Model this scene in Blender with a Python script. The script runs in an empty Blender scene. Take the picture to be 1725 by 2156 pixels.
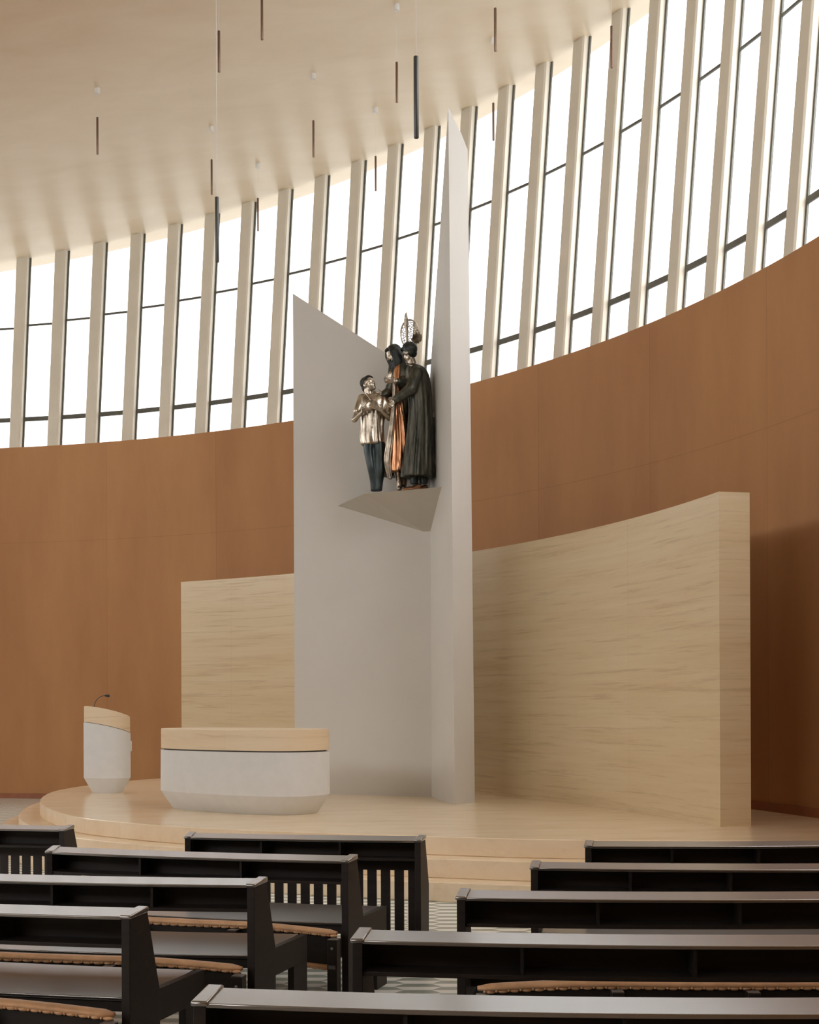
import bpy, bmesh, math, random
from mathutils import Vector, Matrix
random.seed(7)
PI = math.pi
COL = bpy.context.scene.collection

# ------------------------------------------------------------------ camera
F = 2750.0          # focal length in pixels of the 1725x2156 frame
CX, CY, HY = 862.5, 1078.0, 1485.0
ROLL = 0.0045
H = 1.65
cam_d = bpy.data.cameras.new('camera'); cam = bpy.data.objects.new('camera', cam_d); COL.objects.link(cam)
cam_d.sensor_fit = 'HORIZONTAL'; cam_d.sensor_width = 36; cam_d.lens = 36 * F / 1725
cam_d.shift_y = (HY - CY) / 1725; cam_d.clip_end = 400; cam_d.clip_start = .05
cam.location = (0, 0, H)
cam.rotation_euler = (Matrix.Rotation(PI / 2, 3, 'X') @ Matrix.Rotation(ROLL, 3, 'Z').inverted()).to_euler()
bpy.context.scene.camera = cam

def ray(px, py):
    dx, dy = px - CX, py - CY
    return Vector(((dx - ROLL * dy) / F, 1.0, (HY - CY - (dy + ROLL * dx)) / F))
def at(px, py, d):
    r = ray(px, py); return Vector((r.x * d, d, H + r.z * d))
def atz(px, py, z):
    r = ray(px, py); return at(px, py, (z - H) / r.z)

# ------------------------------------------------------------------ tags
def tag(o, label=None, cat=None, group=None, kind=None):
    if label: o['label'] = label
    if cat: o['category'] = cat
    if group: o['group'] = group
    if kind: o['kind'] = kind
    return o
def empty(name, loc=(0, 0, 0), rz=0, label=None, cat=None, group=None):
    o = bpy.data.objects.new(name, None); COL.objects.link(o); o.location = loc; o.rotation_euler = (0, 0, rz)
    o.empty_display_size = .1
    return tag(o, label, cat, group)

class MB:
    def __init__(s): s.v = []; s.f = []
    def add(s, vs, fs):
        b = len(s.v); s.v += [tuple(v) for v in vs]; s.f += [tuple(b + i for i in f) for f in fs]; return s
    def box(s, x0, x1, y0, y1, z0, z1):
        return s.prism([(x0, y0), (x1, y0), (x1, y1), (x0, y1)], z0, z1)
    def prism(s, pts, z0, z1):
        n = len(pts)
        zt = z1 if isinstance(z1, (list, tuple)) else [z1] * n
        zb = z0 if isinstance(z0, (list, tuple)) else [z0] * n
        vs = [(p[0], p[1], zb[i]) for i, p in enumerate(pts)] + [(p[0], p[1], zt[i]) for i, p in enumerate(pts)]
        fs = [tuple(range(n))[::-1], tuple(range(n, 2 * n))] + [(i, (i + 1) % n, n + (i + 1) % n, n + i) for i in range(n)]
        return s.add(vs, fs)
    def profile(s, yz, x0, x1):
        n = len(yz)
        vs = [(x0, y, z) for y, z in yz] + [(x1, y, z) for y, z in yz]
        fs = [tuple(range(n)), tuple(range(n, 2 * n))[::-1]] + [(i, n + i, n + (i + 1) % n, (i + 1) % n) for i in range(n)]
        return s.add(vs, fs)
    def strip(s, x0, x1, y0, y1, z0, z1, cv, n=14, zf=None, tl=0):
        vs = []; fs = []
        for i in range(n + 1):
            x = x0 + (x1 - x0) * i / n; c = cv(x); dz = zf(x) if zf else 0; kk = cv.k(x) if hasattr(cv, 'k') else 0
            vs += [(x + y0 * kk, y0 + c, z0 + dz), (x + y1 * kk, y1 + c, z0 + dz + tl), (x + y1 * kk, y1 + c, z1 + dz + tl), (x + y0 * kk, y0 + c, z1 + dz)]
        for i in range(n):
            a = i * 4
            for k in range(4): fs.append((a + k, a + (k + 1) % 4, a + 4 + (k + 1) % 4, a + 4 + k))
        fs += [(3, 2, 1, 0), (n * 4, n * 4 + 1, n * 4 + 2, n * 4 + 3)]
        return s.add(vs, fs)
    def tube(s, pts, r, n=10, r2=None, closed=False):
        pts = [Vector(p) for p in pts]; m = len(pts)
        t0 = (pts[1] - pts[0]).normalized(); up = Vector((0, 0, 1)) if abs(t0.z) < .9 else Vector((1, 0, 0))
        vs = []; fs = []; nrm = t0.cross(up).normalized()
        for i, p in enumerate(pts):
            if closed: t = (pts[(i + 1) % m] - pts[i - 1]).normalized()
            else: t = (pts[min(i + 1, m - 1)] - pts[max(i - 1, 0)]).normalized()
            nrm = (nrm - t * nrm.dot(t)).normalized(); b = t.cross(nrm)
            rr = r if r2 is None else r + (r2 - r) * i / (m - 1)
            if isinstance(r, (list, tuple)): rr = r[i]
            for k in range(n):
                a = 2 * PI * k / n; vs.append(p + nrm * rr * math.cos(a) + b * rr * math.sin(a))
        for i in range(m if closed else m - 1):
            for k in range(n):
                j = (i + 1) % m; fs.append((i * n + k, i * n + (k + 1) % n, j * n + (k + 1) % n, j * n + k))
        if not closed: fs += [tuple(range(n))[::-1], tuple((m - 1) * n + k for k in range(n))]
        return s.add(vs, fs)
    def ell(s, c, r, n=16, m=10, rot=None):
        vs = []; fs = []; c = Vector(c)
        for i in range(m + 1):
            t = PI * i / m
            for k in range(n):
                a = 2 * PI * k / n
                v = Vector((r[0] * math.sin(t) * math.cos(a), r[1] * math.sin(t) * math.sin(a), r[2] * math.cos(t)))
                if rot is not None: v = rot @ v
                vs.append(c + v)
        for i in range(m):
            for k in range(n): fs.append((i * n + k, (i + 1) * n + k, (i + 1) * n + (k + 1) % n, i * n + (k + 1) % n))
        return s.add(vs, fs)
    def cap(s, a, ra, b, rb):
        a = Vector(a); b = Vector(b); d = (b - a); L = d.length or 1e-6; t = d / L
        pts = []; rs = []
        for k in range(5):
            q = PI / 2 * (1 - k / 4); pts.append(a - t * ra * math.sin(q)); rs.append(max(ra * math.cos(q), 1e-4))
        for k in range(1, 6):
            pts.append(a + d * k / 6); rs.append(ra + (rb - ra) * k / 6)
        for k in range(5):
            q = PI / 2 * k / 4; pts.append(b + t * rb * math.sin(q)); rs.append(max(rb * math.cos(q), 1e-4))
        return s.tube(pts, rs, 14)
    def mesh(s, name):
        me = bpy.data.meshes.new(name); me.from_pydata(s.v, [], s.f)
        bm = bmesh.new(); bm.from_mesh(me); bmesh.ops.remove_doubles(bm, verts=bm.verts, dist=1e-5)
        bmesh.ops.recalc_face_normals(bm, faces=bm.faces); bm.to_mesh(me); bm.free(); return me
    def build(s, name, mat, parent=None, smooth=False, bevel=0, world=False):
        me = s.mesh(name); me.materials.append(mat)
        o = bpy.data.objects.new(name, me); COL.objects.link(o)
        if parent: 
            o.parent = parent
            if world:
                pw = Matrix.LocRotScale(parent.location, parent.rotation_euler, None); o.matrix_parent_inverse = pw.inverted()
        if smooth is True: me.polygons.foreach_set('use_smooth', [True] * len(me.polygons))
        elif smooth:
            me.polygons.foreach_set('use_smooth', [True] * len(me.polygons)); sharp(me, smooth)
        if bevel:
            m = o.modifiers.new('bevel', 'BEVEL'); m.width = bevel; m.segments = 2; m.limit_method = 'ANGLE'; m.angle_limit = .6
            me.polygons.foreach_set('use_smooth', [True] * len(me.polygons)); sharp(me, .6)
        return o
def sharp(me, ang):
    bm = bmesh.new(); bm.from_mesh(me)
    for e in bm.edges:
        if len(e.link_faces) == 2 and e.calc_face_angle(0) > ang: e.smooth = False
    bm.to_mesh(me); bm.free()

# ------------------------------------------------------------------ materials
class NT:
    def __init__(s, name):
        s.m = bpy.data.materials.new(name); s.m.use_nodes = True; s.t = s.m.node_tree; s.n = s.t.nodes; s.b = s.n['Principled BSDF']
    def node(s, kind, **kw):
        n = s.n.new(kind)
        for k, v in kw.items(): setattr(n, k, v)
        return n
    def link(s, a, b): s.t.links.new(a, b)
    def put(s, sock, v):
        if hasattr(v, 'is_output'): s.link(v, sock)
        else: sock.default_value = v
    def math(s, op, a, b=0.0, c=None):
        n = s.node('ShaderNodeMath', operation=op); s.put(n.inputs[0], a); s.put(n.inputs[1], b)
        if c is not None: s.put(n.inputs[2], c)
        return n.outputs[0]
    def noise(s, scale=(1, 1, 1), sc=5, det=4, rough=.55, dist=0, coord='Object'):
        tc = s.node('ShaderNodeTexCoord'); mp = s.node('ShaderNodeMapping'); mp.inputs['Scale'].default_value = scale
        s.link(tc.outputs[coord], mp.inputs[0]); n = s.node('ShaderNodeTexNoise'); s.link(mp.outputs[0], n.inputs['Vector'])
        n.inputs['Scale'].default_value = sc; n.inputs['Detail'].default_value = det; n.inputs['Roughness'].default_value = rough
        n.inputs['Distortion'].default_value = dist
        return n.outputs['Fac']
    def ramp(s, fac, stops):
        r = s.node('ShaderNodeValToRGB'); s.put(r.inputs[0], fac); e = r.color_ramp.elements
        while len(e) < len(stops): e.new(.5)
        for i, (p, c) in enumerate(stops): e[i].position = p; e[i].color = (*c, 1)
        return r.outputs[0]
    def mix(s, f, a, b, t='MIX'):
        n = s.node('ShaderNodeMix', data_type='RGBA', blend_type=t); s.put(n.inputs[0], f)
        s.put(n.inputs[6], a if hasattr(a, 'is_output') else (*a, 1)); s.put(n.inputs[7], b if hasattr(b, 'is_output') else (*b, 1)); return n.outputs[2]
    def bump(s, h, st=.1, dist=.01):
        n = s.node('ShaderNodeBump'); n.inputs['Strength'].default_value = st; n.inputs['Distance'].default_value = dist
        s.link(h, n.inputs['Height']); s.link(n.outputs[0], s.b.inputs['Normal'])
    def p(s, **kw):
        for k, v in kw.items(): s.put(s.b.inputs[k.replace('_', ' ')], v)
        return s
def simple(name, c, rough=.5, metal=0, var=.12, sc=6, coat=0, spec=.5, stretch=(1, 1, 1), bump=0, rvar=0):
    t = NT(name); f = t.noise(stretch, sc, 5)
    lo = tuple(x * (1 - var) for x in c); hi = tuple(min(1, x * (1 + var)) for x in c)
    t.p(Base_Color=t.ramp(f, [(.3, lo), (.7, hi)]), Roughness=rough, Metallic=metal, Coat_Weight=coat)
    t.b.inputs['Specular IOR Level'].default_value = spec
    if coat: t.b.inputs['Coat Roughness'].default_value = .15
    if bump: t.bump(t.noise(stretch, sc * 4, 4), bump)
    return t.m

M = {}
# rust-coloured plaster / lacquered panels of the round wall
WC = (-9.891, 9.393); WR = 14.521; BAY = 2 * PI / 122; A0 = .1832
def ang_nodes(t):
    g = t.node('ShaderNodeNewGeometry'); sp = t.node('ShaderNodeSeparateXYZ'); t.link(g.outputs['Position'], sp.inputs[0])
    a = t.math('ARCTAN2', t.math('SUBTRACT', sp.outputs[0], WC[0]), t.math('SUBTRACT', sp.outputs[1], WC[1]))
    return a, sp.outputs[2]
t = NT('rust_panel'); a, z = ang_nodes(t)
cell = t.math('DIVIDE', t.math('SUBTRACT', a, A0 - .021), BAY * 3)
fr = t.math('FRACT', cell); idn = t.math('FLOOR', cell)
line = t.math('LESS_THAN', fr, .006)
zl = t.math('LESS_THAN', t.math('ABSOLUTE', t.math('SUBTRACT', z, 4.62)), .006)
ln = t.math('MAXIMUM', line, zl)
wn = t.node('ShaderNodeTexWhiteNoise', noise_dimensions='1D'); t.link(idn, wn.inputs['W'])
c1 = t.ramp(t.noise((1, 1, .25), .9, 7, .62), [(.3, (.39, .190, .082)), (.7, (.50, .262, .114))])
c1 = t.mix(t.math('MULTIPLY', wn.outputs['Value'], .14), c1, (.20, .07, .028))
c1 = t.mix(t.math('MULTIPLY', ln, .16), c1, (.10, .035, .015))
t.p(Base_Color=c1, Roughness=.6); t.b.inputs['Specular IOR Level'].default_value = .2
t.bump(t.noise((1, 1, 1), 2.2, 3), .08, .02); M['rust'] = t.m

def travertine(name, light=1.0, rough=.35, flat=False, tint=(1, 1, 1)):
    t = NT(name)
    st = (.20, .20, 4.2) if not flat else (.6, 2.0, 1)
    v = t.noise(st, 1.9, 10, .70, .15); v2 = t.noise((1.5 * st[0], 1.5 * st[1], 2.2 * st[2]), 2.2, 9, .72, .3)
    c = t.ramp(v, [(.25, (.50 * light, .36 * light, .195 * light)), (.42, (.615 * light, .485 * light, .295 * light)), (.6, (.65 * light, .53 * light, .34 * light)), (.8, (.72 * light, .61 * light, .43 * light))])
    vein = t.ramp(v2, [(.36, (.55, .40, .25)), (.47, (1, 1, 1))])
    c = t.mix(.42 if not flat else .15, c, vein, 'MULTIPLY')
    if flat: c = t.mix(.25, c, (.66 * light, .535 * light, .38 * light))
    if not flat:
        a, z = ang_nodes(t)
        l1 = t.math('LESS_THAN', t.math('FRACT', t.math('DIVIDE', t.math('SUBTRACT', a, .098), .158)), .0022)
        c = t.mix(t.math('MULTIPLY', l1, .25), c, (.3, .2, .1))
        wn = t.node('ShaderNodeTexWhiteNoise', noise_dimensions='1D'); t.link(t.math('FLOOR', t.math('DIVIDE', t.math('SUBTRACT', a, .098), .158)), wn.inputs['W'])
        c = t.mix(t.math('MULTIPLY', wn.outputs['Value'], .10), c, (.85, .76, .6))
    c = t.mix(1.0, c, tint, 'MULTIPLY')
    t.p(Base_Color=c, Roughness=rough); t.bump(v2, .04, .01)
    return t.m
M['trav'] = travertine('travertine', 1.0, .3)
M['travflat'] = travertine('travertine_paving', 1.3, .2, True, (.955, .965, 1.06))
M['travlite'] = travertine('travertine_light', 1.14, .4, False, (.98, .98, 1.07))
M['white'] = simple('white_plaster', (.62, .59, .54), .6, var=.03, sc=3)
M['tower'] = simple('white_paint', (.565, .545, .505), .55, var=.025, sc=1.2)
M['white2'] = simple('white_stucco', (.645, .65, .645), .7, var=.03, sc=8, bump=.1)
M['fin'] = simple('cream_fin_paint', (.66, .61, .51), .5, var=.05, sc=2)
M['frame'] = simple('grey_green_frame', (.095, .095, .078), .45, var=.15, sc=20)
M['skirt'] = simple('rust_skirting', (.28, .10, .045), .4)
t = NT('ceiling_lacquer'); n1 = t.noise((1, 2.2, 1), .7, 8, .6, .5)
t.p(Base_Color=t.ramp(n1, [(.3, (.735, .61, .435)), (.7, (.81, .70, .54))]), Roughness=t.math('MULTIPLY_ADD', n1, .14, .27), Metallic=.25)
t.b.inputs['Specular IOR Level'].default_value = .5
t.bump(t.noise((1, 2, 1), 1.1, 4), .05, .05); M['ceil'] = t.m
def wood(name, polish):
    t = NT(name); g = t.noise((1.2, 14, 14), 2.5, 6, .6)
    t.p(Base_Color=t.ramp(g, [(.3, (.008, .0065, .006)), (.75, (.024, .016, .013))]), Roughness=t.math('MULTIPLY_ADD', g, .10, .32 if polish else .5), Coat_Weight=1.0 if polish else .1)
    t.b.inputs['Coat Roughness'].default_value = .2 if polish else .3; t.b.inputs['Specular IOR Level'].default_value = .5 if polish else .3
    if polish:
        t.b.inputs['Coat IOR'].default_value = 3.2; t.b.inputs['Sheen Weight'].default_value = 1.0; t.b.inputs['Sheen Roughness'].default_value = .25
    t.bump(g, .05, .004); return t.m
M['wood'] = wood('espresso_wood', False); M['woodtop'] = wood('polished_espresso_wood', True)
M['leather'] = simple('tan_leather', (.66, .39, .21), .45, var=.15, sc=14, bump=.15)
M['steel'] = simple('steel', (.25, .25, .27), .35, metal=1)
M['black'] = simple('black_plastic', (.01, .01, .012), .4)
M['lamp'] = simple('graphite_metal', (.085, .09, .088), .42, metal=.5, var=.05)
M['copperlamp'] = simple('copper_brown_metal', (.20, .125, .085), .38, metal=.6, var=.05)
M['cord'] = simple('white_cord', (.75, .74, .7), .5)
M['gap'] = simple('dark_joint', (.12, .11, .10), .8)
def metal(name, lo, hi, rough, sc=9, bump=.2, stretch=(1, 1, 1), mt=1.0):
    t = NT(name); f = t.noise(stretch, sc, 6, .6)
    t.p(Base_Color=t.ramp(f, [(.32, lo), (.68, hi)]), Roughness=t.math('MULTIPLY_ADD', f, .25, rough - .1), Metallic=mt)
    t.bump(t.noise(stretch, sc * 2.5, 4), bump, .01); return t.m
M['silver'] = metal('silvered_bronze', (.20, .165, .13), (.66, .60, .50), .32)
M['copper'] = metal('polished_copper', (.36, .16, .08), (.78, .42, .24), .30, stretch=(2, 2, .6))
M['patina'] = metal('green_black_patina', (.03, .036, .03), (.13, .125, .10), .42, stretch=(2.5, 2.5, .5), mt=.75)
M['hairdark'] = metal('dark_patina_hair', (.012, .016, .017), (.055, .058, .055), .42, sc=16, bump=.6, mt=.7)
M['trouser'] = metal('blue_green_patina', (.022, .034, .036), (.065, .08, .08), .42, stretch=(2, 2, .6), mt=.7)
M['robe2'] = metal('brown_green_patina', (.05, .05, .036), (.15, .13, .09), .45, stretch=(2.5, 2.5, .5), mt=.7)
M['brown'] = metal('brown_bronze', (.13, .06, .03), (.38, .20, .11), .38, mt=.9)
# floor of stretched two-tone hexagons
t = NT('hexagon_tile'); g = t.node('ShaderNodeNewGeometry'); sp = t.node('ShaderNodeSeparateXYZ'); t.link(g.outputs['Position'], sp.inputs[0])
X, Y = sp.outputs[0], sp.outputs[1]; P_, C_, A_ = .172, .222, .030
th = -.02
u = t.math('MULTIPLY_ADD', Y, math.sin(th), t.math('MULTIPLY', X, math.cos(th))); v = t.math('MULTIPLY_ADD', X, -math.sin(th), t.math('MULTIPLY', Y, math.cos(th)))
tri = t.math('SUBTRACT', t.math('DIVIDE', t.math('PINGPONG', v, P_ / 2), P_ / 4), 1.0)   # -1..1
uc = t.math('DIVIDE', u, C_); k = t.math('ROUND', uc)
par = t.math('FLOORED_MODULO', k, 2.0)
sgn = t.math('MULTIPLY_ADD', par, -2.0, 1.0)
xb = t.math('MULTIPLY_ADD', t.math('MULTIPLY', sgn, tri), A_, t.math('MULTIPLY', k, C_))
side = t.math('LESS_THAN', u, xb); colm = t.math('SUBTRACT', k, side)
ph = t.math('MULTIPLY', t.math('FLOORED_MODULO', colm, 2.0), .5)
fv = t.math('FRACT', t.math('ADD', t.math('DIVIDE', v, P_), ph))
half = t.math('LESS_THAN', fv, .5)
nn = t.noise((1, 1, 1), 18, 4)
cg = t.ramp(nn, [(.3, (.27, .31, .27)), (.7, (.34, .38, .335))]); cw = t.ramp(nn, [(.3, (.85, .85, .80)), (.7, (.90, .90, .85))])
t.p(Base_Color=t.mix(half, cw, cg), Roughness=.3); M['tile'] = t.m
# window glass: thin clear pane
t = NT('window_glass'); t.n.remove(t.b); out = t.n['Material Output']
tr = t.node('ShaderNodeBsdfTransparent'); tr.inputs[0].default_value = (.97, .975, .985, 1)
gl = t.node('ShaderNodeBsdfGlossy'); gl.inputs['Roughness'].default_value = .02
mx = t.node('ShaderNodeMixShader'); mx.inputs[0].default_value = .03; t.link(tr.outputs[0], mx.inputs[1]); t.link(gl.outputs[0], mx.inputs[2]); t.link(mx.outputs[0], out.inputs[0])
M['glass'] = t.m

# ------------------------------------------------------------------ room shell
CP = (.0983, .0083, 10.394)      # ceiling plane
def zceil(x, y): return CP[2] + CP[0] * x + CP[1] * y
def wp(a, r): return (WC[0] + r * math.sin(a), WC[1] + r * math.cos(a))
REAR = (1.9, 3.0)
ZW = 6.35; LEAN = .09; NB = 122
def rad(z, dr=0): return WR + dr + LEAN * max(0, z - ZW)
def cone_z_at_ceil(a, dr):      # height where the leaning wall line meets the ceiling
    z = 10.
    for _ in range(30):
        x, y = wp(a, rad(z, dr)); z = zceil(x, y)
    return z
# floor
mb = MB(); ring = [wp(2 * PI * i / 122, WR + .2) for i in range(122)]; mb.prism(ring, -.2, 0)
tag(mb.build('floor', M['tile']), 'pale grey and green floor of stretched hexagon tiles under the pews', 'floor', kind='structure')
# wall ring
mb = MB(); n = 366; vs = []; fs = []
for i in range(n):
    a = 2 * PI * i / n
    for r, z in ((WR, -.1), (WR, ZW), (WR + .34, ZW), (WR + .34, -.1)): vs.append((*wp(a, r), z))
for i in range(n):
    j = (i + 1) % n
    for k in range(4): fs.append((i * 4 + k, j * 4 + k, j * 4 + (k + 1) % 4, i * 4 + (k + 1) % 4))
mb.add(vs, fs)
tag(mb.build('wall_back', M['rust'], smooth=.5), 'curved rust-brown wall running round the room below the windows', 'wall', kind='structure')
# rear part of the room, behind the viewer: wall closed up to the ceiling
mb = MB(); vs = []; fs = []; n = 60
for i in range(n + 1):
    a = REAR[0] + (REAR[1] - REAR[0]) * i / n
    for dr in (.02, .3):
        x, y = wp(a, rad(ZW, dr)); vs.append((x, y, ZW - .01)); zz = cone_z_at_ceil(a, dr); vs.append((*wp(a, rad(zz, dr)), zz + .05))
for i in range(n):
    b = i * 4; fs += [(b, b + 4, b + 5, b + 1), (b + 2, b + 3, b + 7, b + 6), (b, b + 2, b + 6, b + 4), (b + 1, b + 5, b + 7, b + 3)]
mb.add(vs, fs)
tag(mb.build('wall_rear', M['white'], smooth=.5), 'plain upper wall behind the viewer, outside the view', 'wall', kind='structure')
# ceiling
mb = MB(); R_ = WR + .85; ring = [wp(2 * PI * i / 122, R_) for i in range(122)]
mb.prism(ring, [zceil(*p) for p in ring], [zceil(*p) + .35 for p in ring])
tag(mb.build('ceiling', M['ceil']), 'tilted cream lacquered ceiling with pendant lamps hanging from it', 'ceiling', kind='structure')

# window bays and fins
def ordinal(k):
    return {1: 'first', 2: 'second', 3: 'third', 4: 'fourth', 5: 'fifth', 6: 'sixth', 7: 'seventh', 8: 'eighth', 9: 'ninth', 10: 'tenth', 11: 'eleventh', 12: 'twelfth', 13: 'thirteenth'}.get(k, 'far')
def fin_bounds(a0, a1, dr0, dr1, z0, zt=None):
    pts = []
    for a, dr in ((a0, dr0), (a1, dr0), (a1, dr1), (a0, dr1)):
        zz = cone_z_at_ceil(a, dr); pts.append((a, dr, zz))
    vs = [(*wp(a, rad(z0, dr)), z0) for a, dr, zz in pts] + [(*wp(a, rad(zz, dr)), zz) for a, dr, zz in pts]
    return vs
BOXF = [(3, 2, 1, 0), (4, 5, 6, 7), (0, 1, 5, 4), (1, 2, 6, 5), (2, 3, 7, 6), (3, 0, 4, 7)]
FW = .212 / WR; FD = .095; FRW = .030 / WR; GD = .108
finc = 0; winc = 0
for k in range(-3, 26):
    a = A0 + BAY * k
    # bevelled fin cross-section (rounded inner right edge)
    b = .012
    prof = [(a, b), (a + b / WR, 0), (a + FW - 2 * b / WR, 0), (a + FW, 1.6 * b), (a + FW, FD), (a, FD)]
    vs = [(*wp(q, rad(ZW, d)), ZW) for q, d in prof]; n6 = len(prof)
    for q, d in prof:
        zz = cone_z_at_ceil(q, d); vs.append((*wp(q, rad(zz, d)), zz))
    fs = [tuple(range(n6))[::-1], tuple(range(n6, 2 * n6))] + [(i, (i + 1) % n6, n6 + (i + 1) % n6, n6 + i) for i in range(n6)]
    if k <= 8: lab = 'leaning cream fin, %s to the left of the white tower' % ordinal(9 - k) if 9 - k <= 9 else None
    elif k >= 13: lab = 'leaning cream fin, %s to the right of the white tower' % ordinal(k - 12) if k - 12 <= 9 else None
    else: lab = 'leaning cream fin, %s of those behind the white tower' % ordinal(k - 8)
    finc += 1
    fo = MB().add(vs, fs).build('trim_%d' % finc, M['fin'])
    tag(fo, lab or 'leaning cream fin beyond the edge of the view', 'window fin', 'leaning cream fins of the window band', 'structure')
    # window bay to the right of the fin
    w0 = a + FW; w1 = a + BAY
    winc += 1
    if k <= 7: lab = 'tall white window bay between leaning fins, %s left of the tower' % ordinal(8 - k) if 8 - k <= 8 else None
    elif k >= 12: lab = 'tall white window bay between leaning fins, %s right of the tower' % ordinal(k - 11) if k - 11 <= 10 else None
    else: lab = 'tall white window bay, %s of those behind the tower' % ordinal(k - 7)
    xm, ym = wp((w0 + w1) / 2, WR + GD)
    wo = empty('window_%d' % winc, (xm, ym, ZW), 0, lab or 'tall window bay beyond the edge of the view', 'window', 'tall window bays above the rust wall')
    wo['kind'] = 'structure'
    mb = MB()      # outer frame: two stiles
    mb.add(fin_bounds(w0 - .004, w0 + FRW, FD, GD + .01, ZW - .01), BOXF)
    mb.add(fin_bounds(w1 - FRW * .5, w1 + .003, FD, GD + .01, ZW - .01), BOXF)
    def bar(z, h, d0=FD, d1=GD + .01):
        vs = []
        for zz in (z - h / 2, z + h / 2):
            for q, d in ((w0, d0), (w1, d0), (w1, d1), (w0, d1)): vs.append((*wp(q, rad(zz, d)), zz))
        return vs
    mb.add(bar(ZW - .01, .06), BOXF)
    mb.build('window_frame', M['frame'], wo, world=True)
    MB().add(bar(6.885, .078), BOXF).build('transom', M['frame'], wo, world=True)
    zt = cone_z_at_ceil((w0 + w1) / 2, GD)
    MB().add(bar(6.88 + .577 * (zt - 6.88), .034), BOXF).build('transom', M['frame'], wo, world=True)
    zt = cone_z_at_ceil(w0, GD)
    g = [(*wp(w0, rad(ZW, GD)), ZW), (*wp(w1, rad(ZW, GD)), ZW), (*wp(w1, rad(zt, GD)), cone_z_at_ceil(w1, GD)), (*wp(w0, rad(zt, GD)), zt)]
    MB().add(g, [(0, 1, 2, 3)]).build('pane', M['glass'], wo, world=True)
# skirting on the floor (left) and on the platform (right)
def arcstrip(a0, a1, r0, r1, z0, z1, n=60):
    vs = []; fs = []
    for i in range(n + 1):
        a = a0 + (a1 - a0) * i / n
        for r, z in ((r0, z0), (r0, z1), (r1, z1), (r1, z0)): vs.append((*wp(a, r), z))
    for i in range(n):
        for k in range(4): fs.append((i * 4 + k, i * 4 + 4 + k, i * 4 + 4 + (k + 1) % 4, i * 4 + (k + 1) % 4))
    fs += [(0, 1, 2, 3), (n * 4 + 3, n * 4 + 2, n * 4 + 1, n * 4)]
    return MB().add(vs, fs)
ZP = .495
tag(arcstrip(-.9, .42, WR - .03, WR, 0, .09).build('baseboard_left', M['skirt'], smooth=.5), 'low rust-coloured skirting along the tiled floor at the left wall', 'baseboard', kind='structure')
tag(arcstrip(.56, 1.42, WR - .03, WR, ZP, ZP + .09).build('baseboard_right', M['skirt'], smooth=.5), 'low rust-coloured skirting where the wall meets the stone platform', 'baseboard', kind='structure')

# ------------------------------------------------------------------ stone platform with three steps
pl = [atz(*p, ZP) for p in ((1200, 1768), (1003, 1763.5), (700, 1754), (406, 1742), (243, 1729.5), (162, 1719.5), (118, 1707), (93, 1695), (86, 1685), (98, 1673), (125, 1663.5), (183, 1654), (276, 1643.5), (357, 1637.5))]
pl = [Vector((p.x, p.y)) for p in pl]
pl = [Vector((4.9, 10.55)), Vector((3.2, 10.95))] + pl + [Vector((-3.15, 22.0)), Vector((-2.5, 22.6))]
def catmull(p, m=6):
    o = []
    for i in range(len(p) - 1):
        a, b, c, d = p[max(i - 1, 0)], p[i], p[i + 1], p[min(i + 2, len(p) - 1)]
        for j in range(m):
            t = j / m; o.append(.5 * ((2 * b) + (c - a) * t + (2 * a - 5 * b + 4 * c - d) * t * t + (3 * b - a - 3 * c + d) * t ** 3))
    o.append(p[-1]); return o
curve = catmull(pl)
def offs(c, d):
    o = []
    for i, p in enumerate(c):
        t = (c[min(i + 1, len(c) - 1)] - c[max(i - 1, 0)]).normalized(); o.append(p + Vector((-t.y, t.x)) * d)
    return o
def clipin(c):
    lim = WR - .002
    return [p for p in c if (p - Vector(WC)).length < lim]
def outline(d):
    c = clipin(offs(curve, d)); s = c[0] - Vector(WC); e = c[-1] - Vector(WC)
    a1 = math.atan2(s.x, s.y); a0 = math.atan2(e.x, e.y)
    arc = [Vector(wp(a0 + (a1 - a0) * i / 40, WR - .002)) for i in range(41)]
    return c + arc
plat = empty('stepped_platform', (0, 14, 0), 0, 'wide travertine platform with three rounded steps carrying the altar', 'platform')
for i, (d, z0, z1) in enumerate(((.50, 0.0, .165), (.25, .165, .33), (0, .33, ZP))):
    tag(MB().prism(outline(d), z0, z1).build('step', M['travflat'], plat, smooth=.5, bevel=.008, world=True))

# ------------------------------------------------------------------ curved travertine screen wall
def polar(p): return math.atan2(p[0] - WC[0], p[1] - WC[1]), math.hypot(p[0] - WC[0], p[1] - WC[1])
pr = atz(1519, 1741, ZP); aR, rR = polar(pr)
tz = at(1512, 1035, pr.y).z
pL = atz(384, 1222, tz); aL, rL = polar(pL)
rT = rR
# left end: intersect pixel column with the arc
def on_arc(px, py, r):
    lo, hi = 8., 40.
    for _ in range(60):
        d = (lo + hi) / 2; p = at(px, py, d)
        if polar(p)[1] < r: lo = d
        else: hi = d
    return at(px, py, d)
pL = on_arc(383, 1222, rT); aL = polar(pL)[0]
print('screen', rR, rL, rT, aL, aR, tz, 'ztopL', pL.z, on_arc(622, 1205, rT).z, on_arc(1003, 1152, rT).z)
zL = pL.z
n = 60; vs = []; fs = []
for i in range(n + 1):
    a = aL + (aR - aL) * i / n; zt = tz
    for r, z in ((rT, ZP), (rT, zt), (rT + .315, zt), (rT + .315, ZP)): vs.append((*wp(a, r), z))
for i in range(n):
    for k in range(4): fs.append((i * 4 + k, i * 4 + 4 + k, i * 4 + 4 + (k + 1) % 4, i * 4 + (k + 1) % 4))
fs += [(0, 1, 2, 3), (n * 4 + 3, n * 4 + 2, n * 4 + 1, n * 4)]
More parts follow.
